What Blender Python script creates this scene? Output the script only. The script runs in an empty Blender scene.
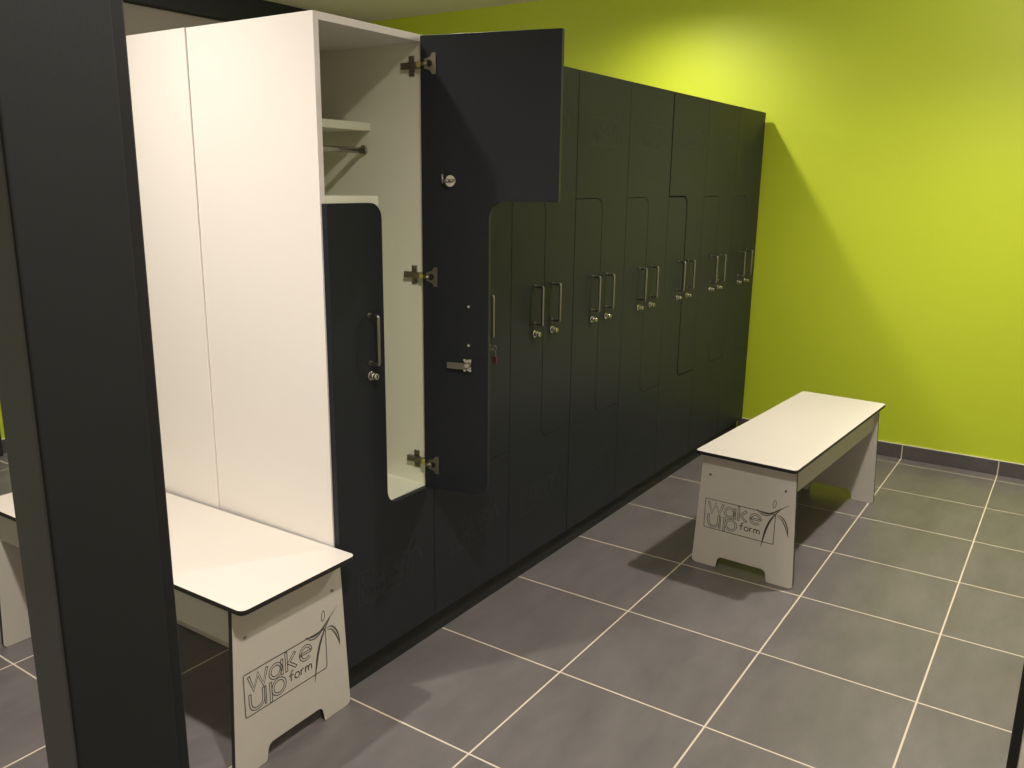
import bpy, bmesh, math
from mathutils import Vector, Matrix, Euler

sc = bpy.context.scene
COL = sc.collection
PI = math.pi

# ------------------------------------------------------------------ materials
def srgb(r, g, b):
    def c(v):
        v /= 255.0
        return v / 12.92 if v <= 0.04045 else ((v + 0.055) / 1.055) ** 2.4
    return (c(r), c(g), c(b), 1.0)

def mat(name, col, rough=0.5, metal=0.0, noise=0.0, nscale=8.0, bump=0.0, bscale=60.0, spec=0.5):
    m = bpy.data.materials.new(name); m.use_nodes = True
    nt = m.node_tree; b = nt.nodes['Principled BSDF']
    b.inputs['Base Color'].default_value = col
    b.inputs['Roughness'].default_value = rough
    b.inputs['Metallic'].default_value = metal
    b.inputs['Specular IOR Level'].default_value = spec
    tc = nt.nodes.new('ShaderNodeTexCoord')
    if noise > 0:
        n = nt.nodes.new('ShaderNodeTexNoise'); n.inputs['Scale'].default_value = nscale
        n.inputs['Detail'].default_value = 5
        nt.links.new(tc.outputs['Object'], n.inputs['Vector'])
        r = nt.nodes.new('ShaderNodeMapRange')
        r.inputs['To Min'].default_value = 1 - noise; r.inputs['To Max'].default_value = 1 + noise
        nt.links.new(n.outputs['Fac'], r.inputs['Value'])
        mx = nt.nodes.new('ShaderNodeVectorMath'); mx.operation = 'SCALE'
        mx.inputs[0].default_value = col[:3]
        nt.links.new(r.outputs['Result'], mx.inputs['Scale'])
        nt.links.new(mx.outputs['Vector'], b.inputs['Base Color'])
    if bump > 0:
        n2 = nt.nodes.new('ShaderNodeTexNoise'); n2.inputs['Scale'].default_value = bscale
        n2.inputs['Detail'].default_value = 3
        nt.links.new(tc.outputs['Object'], n2.inputs['Vector'])
        bp = nt.nodes.new('ShaderNodeBump'); bp.inputs['Strength'].default_value = bump
        bp.inputs['Distance'].default_value = 0.002
        nt.links.new(n2.outputs['Fac'], bp.inputs['Height'])
        nt.links.new(bp.outputs['Normal'], b.inputs['Normal'])
    return m

TILE = 0.45
def tile_material(name, axes, dark=1.0):
    """grey porcelain tiles with pale grout; axes = which world axes carry joints"""
    m = bpy.data.materials.new(name); m.use_nodes = True
    nt = m.node_tree; L = nt.links; b = nt.nodes['Principled BSDF']
    def N(t, **k):
        n = nt.nodes.new(t)
        for a, v in k.items(): setattr(n, a, v)
        return n
    def M(op, a, b_=None):
        n = N('ShaderNodeMath', operation=op)
        for i, v in enumerate((a, b_)):
            if v is None: continue
            if isinstance(v, (int, float)): n.inputs[i].default_value = v
            else: L.new(v, n.inputs[i])
        return n.outputs[0]
    g = N('ShaderNodeNewGeometry'); sp = N('ShaderNodeSeparateXYZ'); L.new(g.outputs['Position'], sp.inputs[0])
    ds = []
    cells = []
    for ax in axes:
        q = M('DIVIDE', sp.outputs[ax], TILE)
        fr = M('FRACT', M('ADD', q, 100.0))
        d = M('MULTIPLY', M('MINIMUM', fr, M('SUBTRACT', 1.0, fr)), TILE)
        ds.append(d); cells.append(M('FLOOR', q))
    d = ds[0]
    for e in ds[1:]: d = M('MINIMUM', d, e)
    gr = N('ShaderNodeMapRange'); gr.inputs['From Min'].default_value = 0.0021; gr.inputs['From Max'].default_value = 0.0031
    gr.inputs['To Min'].default_value = 1; gr.inputs['To Max'].default_value = 0
    L.new(d, gr.inputs['Value'])
    # cloudy tile colour, each tile shifted a little
    cx = N('ShaderNodeCombineXYZ')
    for i, c in enumerate(cells): L.new(c, cx.inputs[i])
    wn = N('ShaderNodeTexWhiteNoise', noise_dimensions='3D'); L.new(cx.outputs[0], wn.inputs['Vector'])
    off = N('ShaderNodeVectorMath', operation='MULTIPLY_ADD')
    L.new(wn.outputs['Color'], off.inputs[0]); off.inputs[1].default_value = (7, 7, 7); L.new(g.outputs['Position'], off.inputs[2])
    st = N('ShaderNodeMapping'); st.inputs['Scale'].default_value = (2.0, 5.0, 4.0); L.new(off.outputs[0], st.inputs['Vector'])
    n1 = N('ShaderNodeTexNoise'); n1.inputs['Scale'].default_value = 2.2; n1.inputs['Detail'].default_value = 7; n1.inputs['Roughness'].default_value = .62
    L.new(st.outputs[0], n1.inputs['Vector'])
    ramp = N('ShaderNodeValToRGB')
    k = dark
    ramp.color_ramp.elements[0].position = .28; ramp.color_ramp.elements[0].color = (.112*k, .103*k, .103*k, 1)
    ramp.color_ramp.elements[1].position = .74; ramp.color_ramp.elements[1].color = (.162*k, .149*k, .146*k, 1)
    L.new(n1.outputs['Fac'], ramp.inputs[0])
    mix = N('ShaderNodeMix', data_type='RGBA'); L.new(gr.outputs['Result'], mix.inputs['Factor'])
    L.new(ramp.outputs[0], mix.inputs['A']); mix.inputs['B'].default_value = (.60, .53, .42, 1)
    L.new(mix.outputs['Result'], b.inputs['Base Color'])
    rg = N('ShaderNodeMapRange'); rg.inputs['To Min'].default_value = .34; rg.inputs['To Max'].default_value = .85
    L.new(gr.outputs['Result'], rg.inputs['Value']); L.new(rg.outputs['Result'], b.inputs['Roughness'])
    bp = N('ShaderNodeBump'); bp.inputs['Strength'].default_value = .35; bp.inputs['Distance'].default_value = .002
    L.new(M('SUBTRACT', 1.0, gr.outputs['Result']), bp.inputs['Height']); L.new(bp.outputs['Normal'], b.inputs['Normal'])
    return m

M_floor = tile_material('grey_floor_tile', (0, 1))
M_bb_x = tile_material('tile_skirting_along_y', (1,), .62)
M_bb_y = tile_material('tile_skirting_along_x', (0,), .62)
M_green = mat('lime_green_paint', (.465, .565, .021, 1), .55, bump=.12, bscale=180, noise=.02, nscale=3)
M_grey = mat('grey_plaster', srgb(148, 141, 132), .8, bump=.2, bscale=60, noise=.06, nscale=5)
M_cream = mat('cream_wall_paint', srgb(240, 235, 222), .75, bump=.1, bscale=120)
M_ceil = mat('ceiling_paint', srgb(238, 234, 218), .85, bump=.12, bscale=90, noise=.02)
M_silicone = mat('pale_joint', srgb(205, 200, 180), .6)
M_white = mat('white_laminate', srgb(236, 231, 224), .42, noise=.012, nscale=3)
M_inner = mat('white_melamine', srgb(239, 240, 218), .5, noise=.012, nscale=4)
M_bench = mat('white_compact_laminate', srgb(207, 201, 192), .42, noise=.015, nscale=5)
M_leg = mat('grey_white_compact_laminate', srgb(200, 195, 184), .45, noise=.015, nscale=5)
M_apron = mat('shaded_apron_laminate', srgb(176, 173, 160), .5, noise=.015, nscale=5)  # laminate darkened, the shade under the seat is in the colour
M_core = mat('black_core', srgb(24, 23, 22), .55)
M_door = mat('charcoal_laminate', srgb(34, 37, 42), .44, spec=.24, noise=.05, nscale=9, bump=.05, bscale=300)
M_dark = mat('gap_shade_carcass', srgb(26, 26, 26), .6)  # carcass darkened so the shade in the door gaps sits in its colour
M_plinth = mat('black_plinth', srgb(25, 25, 25), .6, noise=.05)
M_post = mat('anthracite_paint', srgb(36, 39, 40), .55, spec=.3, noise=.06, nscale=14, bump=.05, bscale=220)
M_post_side = mat('lighter_post_side', srgb(80, 82, 84), .6, noise=.06, nscale=14, bump=.05, bscale=220)  # lighter tone on the post's left face
M_post2 = mat('anthracite_rubber', srgb(30, 31, 33), .5)
M_beam = mat('black_paint', srgb(22, 23, 25), .7)
M_steel = mat('brushed_steel', srgb(150, 148, 140), .36, 1.0, noise=.05, nscale=40)
M_chrome = mat('chrome', srgb(205, 203, 196), .16, 1.0, noise=.02, nscale=20)
M_nickel = mat('nickel_plate', srgb(150, 146, 132), .3, 1.0, noise=.06, nscale=60)
M_hole = mat('lock_slot', srgb(12, 12, 12), .5)
M_red = mat('red_key_tag', srgb(98, 46, 47), .45)
M_engrave = mat('engraved_line', srgb(84, 81, 74), .7)
M_ghost = mat('faint_engraving', srgb(52, 54, 57), .44, spec=.24)
M_damper = mat('damper_with_reflection', srgb(178, 172, 84), .5)  # yellow-green reflection on the hinge link painted into its colour

# ------------------------------------------------------------------ mesh helpers
def box(bm, x0, x1, y0, y1, z0, z1, mi=0):
    vs = [bm.verts.new((x, y, z)) for x in (x0, x1) for y in (y0, y1) for z in (z0, z1)]
    fs = [(0, 1, 3, 2), (4, 6, 7, 5), (0, 4, 5, 1), (2, 3, 7, 6), (0, 2, 6, 4), (1, 5, 7, 3)]
    for f in fs:
        fc = bm.faces.new([vs[i] for i in f]); fc.material_index = mi

def tube(bm, pts, r, n=12, mi=0, cap=True):
    pts = [Vector(p) for p in pts]; rings = []
    prev = None
    for i, p in enumerate(pts):
        d = (pts[min(i + 1, len(pts) - 1)] - pts[max(i - 1, 0)]).normalized()
        if prev is None:
            a = Vector((0, 0, 1)) if abs(d.z) < .9 else Vector((1, 0, 0))
            u = d.cross(a).normalized()
        else:
            u = (prev - d * prev.dot(d)).normalized()
        prev = u; v = d.cross(u)
        rr = r[i] if isinstance(r, (list, tuple)) else r
        rings.append([bm.verts.new(p + (u * math.cos(2 * PI * k / n) + v * math.sin(2 * PI * k / n)) * rr) for k in range(n)])
    for a, b in zip(rings, rings[1:]):
        for k in range(n):
            f = bm.faces.new((a[k], a[(k + 1) % n], b[(k + 1) % n], b[k])); f.smooth = True; f.material_index = mi
    if cap:
        for rg, rev in ((rings[0], True), (rings[-1], False)):
            f = bm.faces.new(rg[::-1] if rev else rg); f.material_index = mi

def prism(bm, poly, fn, t0, t1, mi_face=0, mi_edge=0):
    """poly: 2D outline; fn(a,b,t) -> 3D point; extruded between t0 and t1"""
    A = [bm.verts.new(fn(a, b, t0)) for a, b in poly]; B = [bm.verts.new(fn(a, b, t1)) for a, b in poly]
    f = bm.faces.new(A[::-1]); f.material_index = mi_face
    f = bm.faces.new(B); f.material_index = mi_face
    n = len(poly)
    for i in range(n):
        f = bm.faces.new((A[i], A[(i + 1) % n], B[(i + 1) % n], B[i])); f.material_index = mi_edge

def rounded(poly, radii, n=7):
    """round the corners of a polygon; radii per vertex"""
    out = []
    m = len(poly)
    for i, (p, r) in enumerate(zip(poly, radii)):
        p = Vector(p); a = (Vector(poly[i - 1]) - p); b = (Vector(poly[(i + 1) % m]) - p)
        if r <= 0: out.append(tuple(p)); continue
        a.normalize(); b.normalize()
        ang = a.angle(b); t = r / math.tan(ang / 2)
        c = p + (a + b).normalized() * (r / math.sin(ang / 2))
        s = p + a * t - c; e = p + b * t - c
        a0 = math.atan2(s.y, s.x); a1 = math.atan2(e.y, e.x)
        while a1 - a0 > PI: a1 -= 2 * PI
        while a1 - a0 < -PI: a1 += 2 * PI
        for k in range(n + 1):
            th = a0 + (a1 - a0) * k / n
            out.append((c.x + r * math.cos(th), c.y + r * math.sin(th)))
    return out

def finish(name, bm, mats, parent=None, bevel=0, loc=None):
    bmesh.ops.recalc_face_normals(bm, faces=bm.faces)
    me = bpy.data.meshes.new(name); bm.to_mesh(me); bm.free()
    for m in (mats if isinstance(mats, (list, tuple)) else [mats]): me.materials.append(m)
    o = bpy.data.objects.new(name, me); COL.objects.link(o)
    if parent: o.parent = parent
    if loc: o.location = loc
    if bevel:
        md = o.modifiers.new('bevel', 'BEVEL'); md.width = bevel; md.segments = 2; md.limit_method = 'ANGLE'; md.angle_limit = math.radians(50)
    return o

def thing(name, label, cat, loc=(0, 0, 0), rz=0, group=None):
    o = bpy.data.objects.new(name, None); COL.objects.link(o)
    o.location = loc; o.rotation_euler = (0, 0, rz); o.empty_display_size = .1
    o['label'] = label; o['category'] = cat
    if group: o['group'] = group
    return o

def simple(name, mats, parent, *boxes, bevel=0):
    bm = bmesh.new()
    for b in boxes: box(bm, *b)
    return finish(name, bm, mats, parent, bevel)

def struct(name, mats, *boxes, bevel=0):
    o = simple(name, mats, None, *boxes, bevel=bevel); o['kind'] = 'structure'; return o

# ------------------------------------------------------------------ the engraved logo (frame width = 1)
def cat(pts, n=6):
    out = []
    P = [Vector(p) for p in pts]
    for i in range(len(P) - 1):
        p0 = P[max(i - 1, 0)]; p1 = P[i]; p2 = P[i + 1]; p3 = P[min(i + 2, len(P) - 1)]
        for k in range(n):
            t = k / n
            out.append(.5 * ((2 * p1) + (p2 - p0) * t + (2 * p0 - 5 * p1 + 4 * p2 - p3) * t * t + (3 * p1 - p0 - 3 * p2 + p3) * t ** 3))
    out.append(P[-1]); return out

def circ(cx, cy, rx, ry=None, a0=0, a1=360, n=24, tilt=0):
    ry = ry or rx; o = []
    for k in range(n + 1):
        t = math.radians(a0 + (a1 - a0) * k / n); x = rx * math.cos(t); y = ry * math.sin(t)
        o.append(Vector((cx + x * math.cos(tilt) - y * math.sin(tilt), cy + x * math.sin(tilt) + y * math.cos(tilt))))
    return o

def offset(pts, d):
    P = [Vector(p) for p in pts]; o = []
    for i, p in enumerate(P):
        a = (P[i] - P[i - 1]).normalized() if i > 0 else None
        b = (P[i + 1] - P[i]).normalized() if i < len(P) - 1 else None
        if a is None: a = b
        if b is None: b = a
        na = Vector((-a.y, a.x)); nb = Vector((-b.y, b.x)); n = (na + nb)
        n = n / max(n.length_squared, .8) * 2
        o.append(p + n * d)
    return o

LINES = []                                   # (points, width or list of widths)
LW = .009
def stroke_outline(pts, b=.0125):
    l = offset(pts, b); r = offset(pts, -b)
    LINES.append((l + r[::-1] + [l[0]], LW))
def ring(cx, cy, r, b=.0125):
    LINES.append((circ(cx, cy, r + b), LW)); LINES.append((circ(cx, cy, r - b), LW))
def taper(pts, wmax, n=6):
    c = cat(pts, n); m = len(c) - 1
    LINES.append((c, [max(.0035, wmax * math.sin(PI * min(1, max(0, i / m))) ** .7) for i in range(m + 1)]))
H = .426
fr = rounded([(0, 0), (1, 0), (1, H), (0, H)], [.02] * 4, 4)
LINES.append(([Vector(p) for p in fr] + [Vector(fr[0])], LW * 1.15))
stroke_outline([(.055, .385), (.105, .235), (.16, .37), (.215, .235), (.265, .385)])
ring(.362, .292, .066); stroke_outline([(.438, .37), (.438, .215)])
stroke_outline([(.492, .415), (.492, .215)]); stroke_outline([(.60, .37), (.52, .292), (.61, .215)])
stroke_outline([(.665, .292), (.80, .292)], .011); LINES.append((circ(.733, .292, .081, None, 0, 315), LW)); LINES.append((circ(.733, .292, .056, None, 10, 315), LW))
stroke_outline(cat([(.06, .205), (.06, .105), (.082, .055), (.135, .036), (.188, .055), (.21, .105), (.21, .205)], 4)); stroke_outline([(.232, .205), (.232, .03)], .009)
stroke_outline([(.295, .205), (.295, .004)]); ring(.392, .118, .074)
FW = .013
for p in ([(.572, .193), (.55, .19), (.54, .168), (.54, .09)], [(.515, .15), (.572, .15)], circ(.615, .12, .029),
          [(.664, .15), (.664, .09)], [(.664, .125), (.678, .146), (.7, .15)],
          [(.72, .15), (.72, .09)], [(.72, .125), (.735, .147), (.753, .145), (.76, .12), (.76, .09)],
          [(.76, .125), (.775, .147), (.793, .145), (.80, .12), (.80, .09)]):
    LINES.append(([Vector(q) for q in p], FW))
LINES.append((circ(.975, .57, .02, .052, tilt=-.12), .008))
taper([(.735, .445), (.80, .418), (.88, .412), (.97, .45), (1.05, .51), (1.175, .60)], 0.0182)
taper([(.735, .445), (.81, .39), (.90, .392), (1.0, .465), (1.07, .53)], 0.0154)
taper([(1.07, .52), (.985, .41), (.915, .27), (.875, .12), (.835, -.08)], 0.0196)
taper([(1.04, .49), (.945, .36), (.885, .21), (.855, .06), (.835, -.08)], 0.0168)
taper([(1.01, .42), (1.08, .415), (1.14, .35), (1.175, .26), (1.19, .15)], 0.0182)
taper([(1.02, .40), (1.08, .38), (1.135, .30), (1.17, .22), (1.19, .15)], 0.0154)

def logo(name, parent, m, W, fn, thick=1.0):
    """fn(u, v) -> 3D point on the surface, u,v in metres from the frame's lower left corner"""
    bm = bmesh.new()
    for pts, w in LINES:
        pts = [Vector(p) for p in pts]
        ws = w if isinstance(w, list) else [w] * len(pts)
        closed = (pts[0] - pts[-1]).length < 1e-6
        vs = []
        for i, p in enumerate(pts):
            pa = pts[i - 1] if i > 0 else (pts[-2] if closed else None)
            pb = pts[i + 1] if i < len(pts) - 1 else (pts[1] if closed else None)
            a = (p - pa).normalized() if pa is not None and (p - pa).length > 1e-9 else None
            b = (pb - p).normalized() if pb is not None and (pb - p).length > 1e-9 else None
            a = a or b; b = b or a
            n = Vector((-a.y, a.x)) + Vector((-b.y, b.x)); n = n / max(n.length_squared, 1.0) * 2
            h = n * ws[i] * .5 * thick
            vs.append((bm.verts.new(fn(*((p + h) * W))), bm.verts.new(fn(*((p - h) * W)))))
        for a, b in zip(vs, vs[1:]):
            bm.faces.new((a[0], a[1], b[1], b[0]))
    me = bpy.data.meshes.new(name); bm.to_mesh(me); bm.free(); me.materials.append(m)
    o = bpy.data.objects.new(name, me); COL.objects.link(o); o.parent = parent
    return o

# ------------------------------------------------------------------ room shell
XR, XL, YB, YF, ZC = 3.253, -3.2, 3.42, -2.7, 2.5
struct('floor', M_floor, (XL, XR, YF, YB, -.1, 0))
struct('ceiling', M_ceil, (XL, XR, YF, YB, ZC, ZC + .1))
struct('wall_right', M_green, (XR, XR + .1, YF, YB, 0, ZC))
o = struct('wall_back', [M_green, M_grey], (XL, 1.05, YB, YB + .1, 0, ZC), (1.05, XR, YB, YB + .1, 0, ZC, 1))
struct('wall_left', M_cream, (XL - .1, XL, YF, YB, 0, ZC))
struct('wall_front', M_cream, (XL, XR, YF - .1, YF, 0, ZC))
struct('baseboard_right', [M_bb_x, M_silicone], (XR - .009, XR, YF, .4466, 0, .075), (XR - .009, XR, YF, .4466, .075, .0785, 1))
struct('baseboard_back', [M_bb_y, M_silicone], (.501, XR - .009, YB - .009, YB, 0, .075), (.501, XR - .009, YB - .009, YB, .075, .0785, 1))
struct('trim_1', M_beam, (XL, XR - .001, YB - .05, YB, 2.335, 2.499), bevel=.01)      # dark beam along the top of the back wall
d = thing('door_1', 'dark door in the far back wall', 'door'); d['kind'] = 'structure'
del d['label'], d['category']
simple('door_leaf', M_beam, d, (-.42, .44, YB - .03, YB - .001, .004, 2.04), bevel=.003)
simple('door_frame', M_post2, d, (.44, .50, YB - .045, YB - .001, 0, 2.1), (-.485, -.42, YB - .045, YB - .001, 0, 2.1), (-.42, .44, YB - .045, YB - .001, 2.04, 2.1), bevel=.003)
bm = bmesh.new(); tube(bm, [(-.36, YB - .03, 1.02), (-.36, YB - .075, 1.02), (-.24, YB - .075, 1.02)], .009); finish('door_handle', bm, M_steel, d)

# ------------------------------------------------------------------ lockers
X0, PT, YD = -.027, .4047, .415        # row start, unit width, door front plane
ZB, ZT, ZHI, ZLO = .089, 1.79, 1.355, .52
TD = .018                              # door thickness
DEP = .489                             # whole unit depth from the door front
MID = PT / 2
G = .0010
W = PT
R = .04
def lower_poly(xl, xr):
    return rounded([(xl, ZB), (xr, ZB), (xr, ZLO - G), (MID - G, ZLO - G), (MID - G, ZHI - G), (xl, ZHI - G)], [0, 0, .002, R + G, R, .002])
def upper_poly(xl, xr, dx=0):
    return rounded([(xl + dx, ZT), (xl + dx, ZHI + G + dx * .6), (MID + G + dx, ZHI + G + dx * .6), (MID + G + dx, ZLO + G + dx * .3), (xr, ZLO + G + dx * .3), (xr, ZT)], [0, .002, R + G, R, .002, 0])

def handle_and_lock(door, hx, key=False):
    """children of a door, in the closed door's coordinates (front face y=0, outward = -y)"""
    bm = bmesh.new(); so = .032
    z0, z1 = .938, 1.066
    pts = [(hx, 0, z1), (hx, -so + .004, z1)] + [(hx, -so + .004 - .004 * math.sin(t * PI / 8), z1 - .004 * (1 - math.cos(t * PI / 8))) for t in range(1, 5)]
    pts2 = [(x, y, z0 + z1 - z) for x, y, z in pts][::-1]
    tube(bm, pts + pts2, .0048, 10)
    for z in (z0, z1): tube(bm, [(hx, .0, z), (hx, -.003, z)], .007, 12)
    finish('handle', bm, M_steel, door)
    bm = bmesh.new(); z = .904
    tube(bm, [(hx, 0, z), (hx, -.003, z), (hx, -.004, z)], [.0125, .0125, .011], 20)
    tube(bm, [(hx, -.003, z), (hx, -.022, z), (hx, -.024, z)], [.0085, .0085, .0072], 18)
    tube(bm, [(hx, -.010, z), (hx, -.013, z), (hx, -.016, z)], [.0085, .0105, .0085], 18)
    box(bm, hx - .0012, hx + .0012, -.0245, -.022, z - .005, z + .005, 1)
    lk = finish('lock', bm, [M_chrome, M_hole], door)
    if key:
        bm = bmesh.new()
        box(bm, hx - .001, hx + .001, -.034, -.0245, z - .004, z + .004)
        tube(bm, [(hx, -.036 + .009 * math.cos(t), z + .009 * math.sin(t)) for t in [k * 2 * PI / 14 for k in range(15)]], .0014, 6)
        tube(bm, [(hx, -.042, z - .005), (hx, -.043, z - .02), (hx, -.042, z - .03)], .001, 6)
        finish('key', bm, M_nickel, door)
        bm = bmesh.new()
        prism(bm, rounded([(-.046, z - .050), (-.031, z - .050), (-.031, z - .026), (-.046, z - .026)], [.005] * 4, 4), lambda a, b, t: (hx + t, a, b), -.002, .002)
        k = finish('key_tag', bm, M_red, door); k['label'] = 'red plastic key tag'

def door_mesh(poly): 
    bm = bmesh.new(); prism(bm, poly, lambda a, b, t: (a, t, b), 0, TD); return bm

def make_locker(label, loc, rz=0, first=False, rear=False, key=False, wide_left=0.0, ajar=0.0, group='dark Z-door lockers in the row'):
    t = thing('locker', label, 'locker', loc, rz, group)
    cm = M_inner if first else M_dark
    sm = M_white if (first or rear) else M_dark
    cy = TD + .0012
    e = .0004
    tl = .022 if first else .009; tr = .018 if rear else .009
    zb0 = 0 if (first or rear) else .0
    o = simple('side_panel', M_white if first else M_dark, t, ((.005 if first else e), tl, cy, DEP, 0 if first else ZB, ZT), bevel=.0006)
    if first: o['label'] = 'large white side panel of the near end'
    o = simple('side_panel', M_white if rear else (M_inner if first else M_dark), t, (W - tr, W - e, cy, DEP, 0 if rear else ZB, ZT), bevel=.0006)
    simple('top_panel', M_white if first else cm, t, (tl, W - tr, cy, DEP, ZT - .018, ZT), bevel=.0006)
    simple('bottom_panel', cm, t, (tl, W - tr, cy, DEP, ZB, ZB + .018))
    simple('back_panel', cm, t, (tl, W - tr, DEP - .008, DEP, ZB + .018, ZT - .018))
    # the stepped divider between the two compartments
    simple('divider', cm, t, (tl, MID + .008, cy, DEP - .008, ZHI - .004, ZHI + .016), (MID - .008, MID + .008, cy, DEP - .008, ZLO, ZHI - .004), (MID - .008, W - tr, cy, DEP - .008, ZLO - .016, ZLO))
    if first:
        simple('hat_shelf', cm, t, (tl, W - tr, .216, DEP - .008, 1.548, 1.570), bevel=.0006)
        bm = bmesh.new()
        tube(bm, [(tl, .242, 1.494), (W - tr, .242, 1.494)], .0085, 16)
        for x0, x1 in ((tl, tl + .004), (W - tr - .004, W - tr)): tube(bm, [(x0, .242, 1.494), (x1, .242, 1.494)], .0145, 16)
        o = finish('clothes_rail', bm, M_chrome, t); o['label'] = 'chrome clothes rail under the shelf'
    xl = (.0085 if first else G) + wide_left; xr = W - G
    if rear: xr = W - .0085
    bm = door_mesh(lower_poly(xl, xr)); ld = finish('door', bm, M_door, t, bevel=.0008); ld['label'] = 'closed lower door with narrow raised left part'
    handle_and_lock(ld, MID - .058)
    logo('engraved_logo', ld, M_ghost, .226, lambda u, v: (.076 + u, -.0005, .258 + v), 1.1)
    # upper door
    up = upper_poly(xl, xr, ajar)
    if first: up = [(a, b - .006 if b > ZT - .01 else b + .004 if abs(b - ZHI) < .02 else b) for a, b in up]
    bm = door_mesh(up); ud = finish('door', bm, M_door, t, bevel=.0008)
    handle_and_lock(ud, MID + .056, key)
    logo('engraved_logo', ud, M_ghost, .226, lambda u, v: (.082 + u, -.0005, 1.545 + v), 1.1)
    if first:
        ud['label'] = 'upper door standing wide open'
        # hinge-side inner corner goes to (.34, .413) in the world and the door turns by 102 degrees
        ang = math.radians(DOOR_ANGLE)
        hx, hy = HX - loc[0], HY - loc[1]
        # closed inner hinge corner in local coordinates: (xr, TD)
        rot = Matrix.Rotation(ang, 4, 'Z')
        ud.matrix_basis = Matrix.Translation((hx, hy, 0)) @ rot @ Matrix.Translation((-xr, -TD, 0))
        # fittings on the inside face, still in closed-door coordinates (inner face y=TD, outward = +y)
        def P(w): return xr - w
        bm = bmesh.new(); zc, wc = 1.411, .088
        tube(bm, [(P(wc), TD, zc), (P(wc), TD + .004, zc), (P(wc), TD + .006, zc)], [.0165, .0165, .0145], 24)
        tube(bm, [(P(wc), TD + .005, zc), (P(wc), TD + .02, zc), (P(wc - .004), TD + .026, zc + .001)], [.006, .0045, .0055], 12)
        tube(bm, [(P(wc + .013), TD + .008, zc + .0015), (P(wc - .015), TD + .014, zc + .0015)], .0036, 10)
        tube(bm, [(P(wc - .017), TD + .014, zc - .006), (P(wc - .017), TD + .017, zc + .018)], .003, 8)
        finish('coat_hook', bm, M_chrome, ud)
        bm = bmesh.new()
        wq, zq = .142, .907
        box(bm, P(wq) - .010, P(wq) + .010, TD, TD + .008, zq - .016, zq + .016)
        for a in (-.0085, .0085):
            for b in (-.0145, .0145): tube(bm, [(P(wq) + a, TD + .008, zq + b), (P(wq) + a, TD + .011, zq + b)], .004, 10)
        tube(bm, [(P(wq), TD + .008, zq), (P(wq), TD + .016, zq), (P(wq), TD + .018, zq)], [.0085, .0085, .006], 14)
        box(bm, P(wq - .062), P(wq), TD + .011, TD + .0135, zq - .012, zq + .006, 1)
        finish('cam_lock', bm, [M_chrome, M_steel], ud)
        for z in (1.072, .962):
            bm = bmesh.new(); tube(bm, [(P(.142), TD, z), (P(.142), TD + .002, z), (P(.142), TD + .004, z)], [.005, .005, .003], 12)
            finish('screw', bm, M_chrome, ud)
        # concealed hinges: cross plate on the partition, arm and cup plate on the door
        for z in (1.713, 1.149, .595):
            bm = bmesh.new(); xp = W - tr
            box(bm, xp - .004, xp, .046, .064, z - .026, z + .026)              # mounting plate wings
            box(bm, xp - .013, xp - .002, .022, .086, z - .0085, z + .0085)      # arm
            tube(bm, [(xp - .013, .06, z), (xp - .0155, .06, z)], .0045, 10)
            for b in (-.018, .018): tube(bm, [(xp - .004, .055, z + b), (xp - .006, .055, z + b)], .004, 10)
            box(bm, xp - .022, xp - .008, -.004, .022, z - .006, z + .006, 1)  # damper link
            # cup plate on the door's inside face
            Mx = ud.matrix_basis
            def add(fnpts, mi=0):
                return [bm.verts.new(Mx @ Vector(p)) for p in fnpts]
            pl = rounded([(P(.047), z - .027), (P(.036), z - .027), (P(.030), z - .017), (P(.012), z - .012), (P(.012), z + .012), (P(.030), z + .017), (P(.036), z + .027), (P(.047), z + .027)], [.002] * 8, 3)
            prism(bm, pl, lambda a, b, tt: tuple(Mx @ Vector((a, tt, b))), TD, TD + .003)
            tube(bm, [tuple(Mx @ Vector((P(.028), TD + .003, z))), tuple(Mx @ Vector((P(.028), TD + .0045, z)))], .0125, 18)
            tube(bm, [tuple(Mx @ Vector((P(.029), TD + .0045, z))), tuple(Mx @ Vector((P(.029), TD + .0055, z)))], .0085, 16, 2)
            tube(bm, [tuple(Mx @ Vector((P(.024), TD + .004, z))), tuple(Mx @ Vector((P(.006), TD + .008, z)))], .005, 10)
            h = finish('hinge', bm, [M_nickel, M_damper, M_hole], t)
    else:
        ud['label'] = 'closed upper door with narrow right part reaching down'
    return t

HX, HY, DOOR_ANGLE = .343, .420, 103.0
labels = ['first locker at the near end, white side, upper door swung wide open',
          'second locker from the near end, just behind the open door, red tagged key in lock',
          'third locker from the near end, first one clear of the open door',
          'fourth locker from the near end, left of the row\'s middle',
          'fifth locker from the near end, left of the widest black gap',
          'sixth locker from the near end, right of the widest black gap',
          'seventh locker in the row, second from the green wall',
          'last locker of the row, right beside the green wall']
for i, lb in enumerate(labels):
    make_locker(lb, (X0 + i * PT, YD, 0), first=(i == 0), key=(i == 1), wide_left=.0012 if i == 3 else 0, ajar=.006 if i == 5 else 0)
make_locker('rear locker with plain white side, standing back to back behind the first locker', (X0 + PT, YD + 2 * .4897, 0), PI, rear=True, group=None)

bm = bmesh.new(); box(bm, X0 + .0235, X0 + 8 * PT - .002, .445, .463, 0, ZB - .0006)
o = finish('plinth_board', bm, M_plinth, None, bevel=.001); o['label'] = 'long black plinth board along the floor under the dark locker row'; o['category'] = 'plinth'

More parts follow.
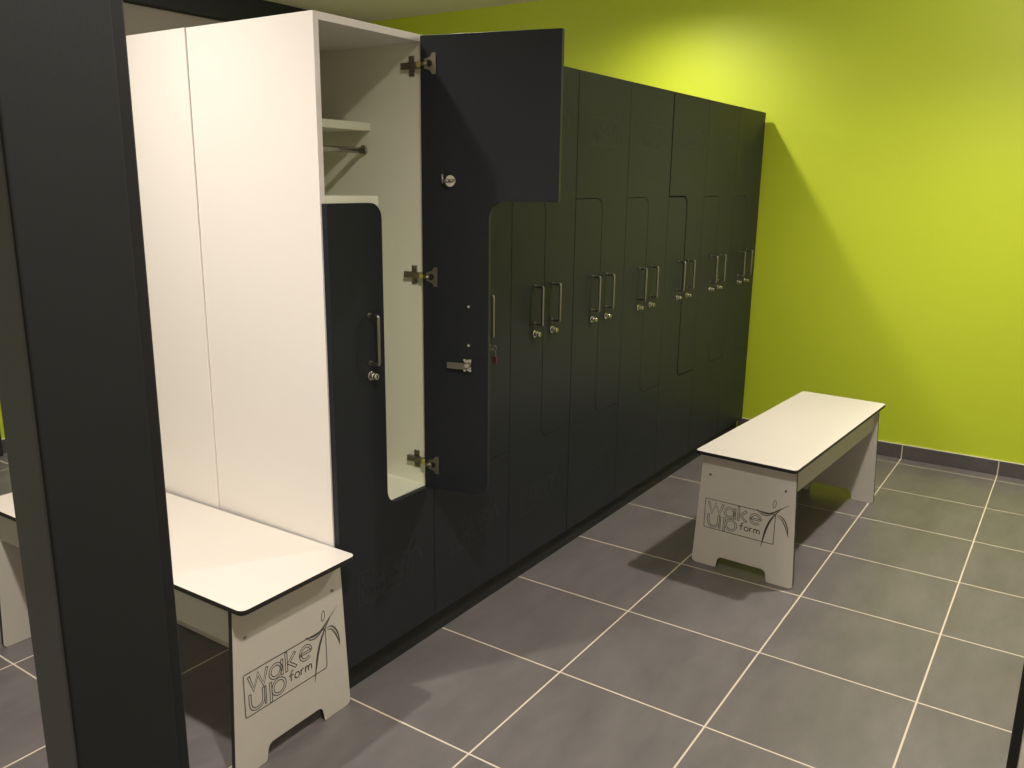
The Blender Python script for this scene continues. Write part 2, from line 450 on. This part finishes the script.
# ------------------------------------------------------------------ benches
def make_bench(label, loc, rz, L, WB):
    """length along +y from the logo end at y=0; centre line x=0"""
    t = thing('bench', label, 'bench', loc, rz, 'white changing room benches')
    HT = .46; TH = .013; OV = .049
    bm = bmesh.new()
    prism(bm, rounded([(-WB / 2, 0), (WB / 2, 0), (WB / 2, L), (-WB / 2, L)], [.018] * 4, 6), lambda a, b, tt: (a, b, tt), HT - TH, HT, 0, 1)
    finish('seat', bm, [M_bench, M_core], t, bevel=.001)
    zt = HT - TH - .0003
    hb, ht = .196, .174
    pol = [(-hb, 0), (-.0985, 0), (-.0905, .045), (.0905, .045), (.0985, 0), (hb, 0), (ht, zt), (-ht, zt)]
    rad = [.014, .006, .018, .018, .006, .014, .002, .002]
    pol = rounded(pol, rad, 5)
    for k, y0 in enumerate((OV, L - OV - TH)):
        bm = bmesh.new(); prism(bm, pol, lambda a, b, tt: (a, tt, b), y0, y0 + TH, 0, 1)
        lg = finish('leg_panel', bm, [M_leg, M_core], t, bevel=.0008)
        out = -1 if k == 0 else 1
        yo = y0 if k == 0 else y0 + TH
        for sx in (-1, 1):
            bm = bmesh.new(); tube(bm, [(sx * .142, yo, .362), (sx * .142, yo + out * .0015, .362), (sx * .142, yo + out * .002, .362)], [.0048, .0048, .003], 14)
            finish('screw', bm, M_steel, lg)
        if k == 0: logo('engraved_logo', lg, M_engrave, .268, lambda u, v: (-.155 + u, yo - .0005, .152 + v))
        else: logo('engraved_logo', lg, M_engrave, .268, lambda u, v: (.155 - u, yo + .0005, .152 + v))
    for sx in (-1, 1):
        bm = bmesh.new(); x = sx * .155
        box(bm, x - .0065, x + .0065, OV + TH, L - OV - TH, zt - .102, zt)
        finish('apron', bm, M_apron, t, bevel=.0008)
    return t

make_bench('white bench with engraved end panel, beside the white locker side', (-.2095, .346, 0), math.radians(.9), 1.18, .370)
make_bench('white bench standing alone in the aisle in front of the green wall', (1.343, -.214, 0), math.radians(-93.1), 1.18, .376)

# ------------------------------------------------------------------ foreground post and white panel
t = thing('post', 'tall anthracite post close by at the left, floor to ceiling', 'post', (-1.1735, -.45, 0))
bm = bmesh.new()
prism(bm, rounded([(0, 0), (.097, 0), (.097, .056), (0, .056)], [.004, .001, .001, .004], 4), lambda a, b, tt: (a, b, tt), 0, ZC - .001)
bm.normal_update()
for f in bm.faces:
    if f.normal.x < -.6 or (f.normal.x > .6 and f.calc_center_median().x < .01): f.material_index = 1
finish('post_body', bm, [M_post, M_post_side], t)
bm = bmesh.new()
prism(bm, rounded([(.097, .003), (.1085, .0005), (.110, .004), (.110, .050), (.097, .053)], [.0, .002, .003, .003, 0], 4), lambda a, b, tt: (a, b, tt), 0, ZC - .001)
o = finish('edge_seal', bm, M_post2, t); o['label'] = 'dark rounded edge strip'

t = thing('partition_panel', 'white partition panel with black edge, cut off at the lower right corner', 'partition', (-.6, -1.1265, 0))
simple('panel', M_white, t, (0, .03, -.9, -.0088, .0, 2.1), bevel=.001)
simple('edge_trim', M_core, t, (-.001, .031, -.0088, 0, .0, 2.1), bevel=.001)

# ------------------------------------------------------------------ lights
def lamp(name, x, y, e, size=.04, col=(1, .915, .835), cone=145):
    l = bpy.data.lights.new(name, 'SPOT'); l.shadow_soft_size = size; l.energy = e; l.color = col
    l.spot_size = math.radians(cone); l.spot_blend = 1.0
    o = bpy.data.objects.new(name, l); COL.objects.link(o); o.location = (x, y, ZC - .02); return o
def added_glow(name, x, y, e, col=(1, .915, .835)):      # added point fill for wall tops and ceiling, no fixture of its own
    l = bpy.data.lights.new(name, 'POINT'); l.shadow_soft_size = .06; l.energy = e; l.color = col
    o = bpy.data.objects.new(name, l); COL.objects.link(o); o.location = (x, y, ZC - .10); return o
lamp('downlight_aisle_near', -.80, -.72, 160, cone=152)
lamp('downlight_aisle_far', 1.97, -.88, 180)
lamp('downlight_rear_near', -.80, .87, 138)
lamp('added_fill_rear_middle', 1.0, .87, 45)  # added light, lifts the ceiling and upper wall by bounce
lamp('downlight_rear_far', 2.6, .86, 88, cone=162)
lamp('added_fill_left', -2.5, .6, 60)  # added light to brighten the post's left face
lamp('added_fill_back', 1.7, 2.3, 165)  # added unseen light, its bounce brightens the ceiling behind the lockers
added_glow('added_glow_aisle_far', 1.97, -.88, 25)
added_glow('added_glow_back', 1.7, 2.3, 8)
added_glow('added_glow_rear_middle', 1.0, .87, 14)

w = bpy.data.worlds.new('world'); sc.world = w; w.use_nodes = True
w.node_tree.nodes['Background'].inputs[0].default_value = (.9, .85, .75, 1)
w.node_tree.nodes['Background'].inputs[1].default_value = .05

# ------------------------------------------------------------------ camera
cam = bpy.data.cameras.new('camera'); co = bpy.data.objects.new('camera', cam); COL.objects.link(co)
cam.sensor_fit = 'HORIZONTAL'; cam.sensor_width = 36; cam.lens = 846.667 / 1024 * 36; cam.clip_start = .02
co.location = (-1.4982, -1.122, 1.4106)
co.rotation_euler = Euler([math.radians(a) for a in (76.5813, -.7298, -55.9807)], 'XYZ')
sc.camera = co
sc.view_settings.view_transform = 'Standard'
sc.view_settings.look = 'None'
sc.view_settings.exposure = 0
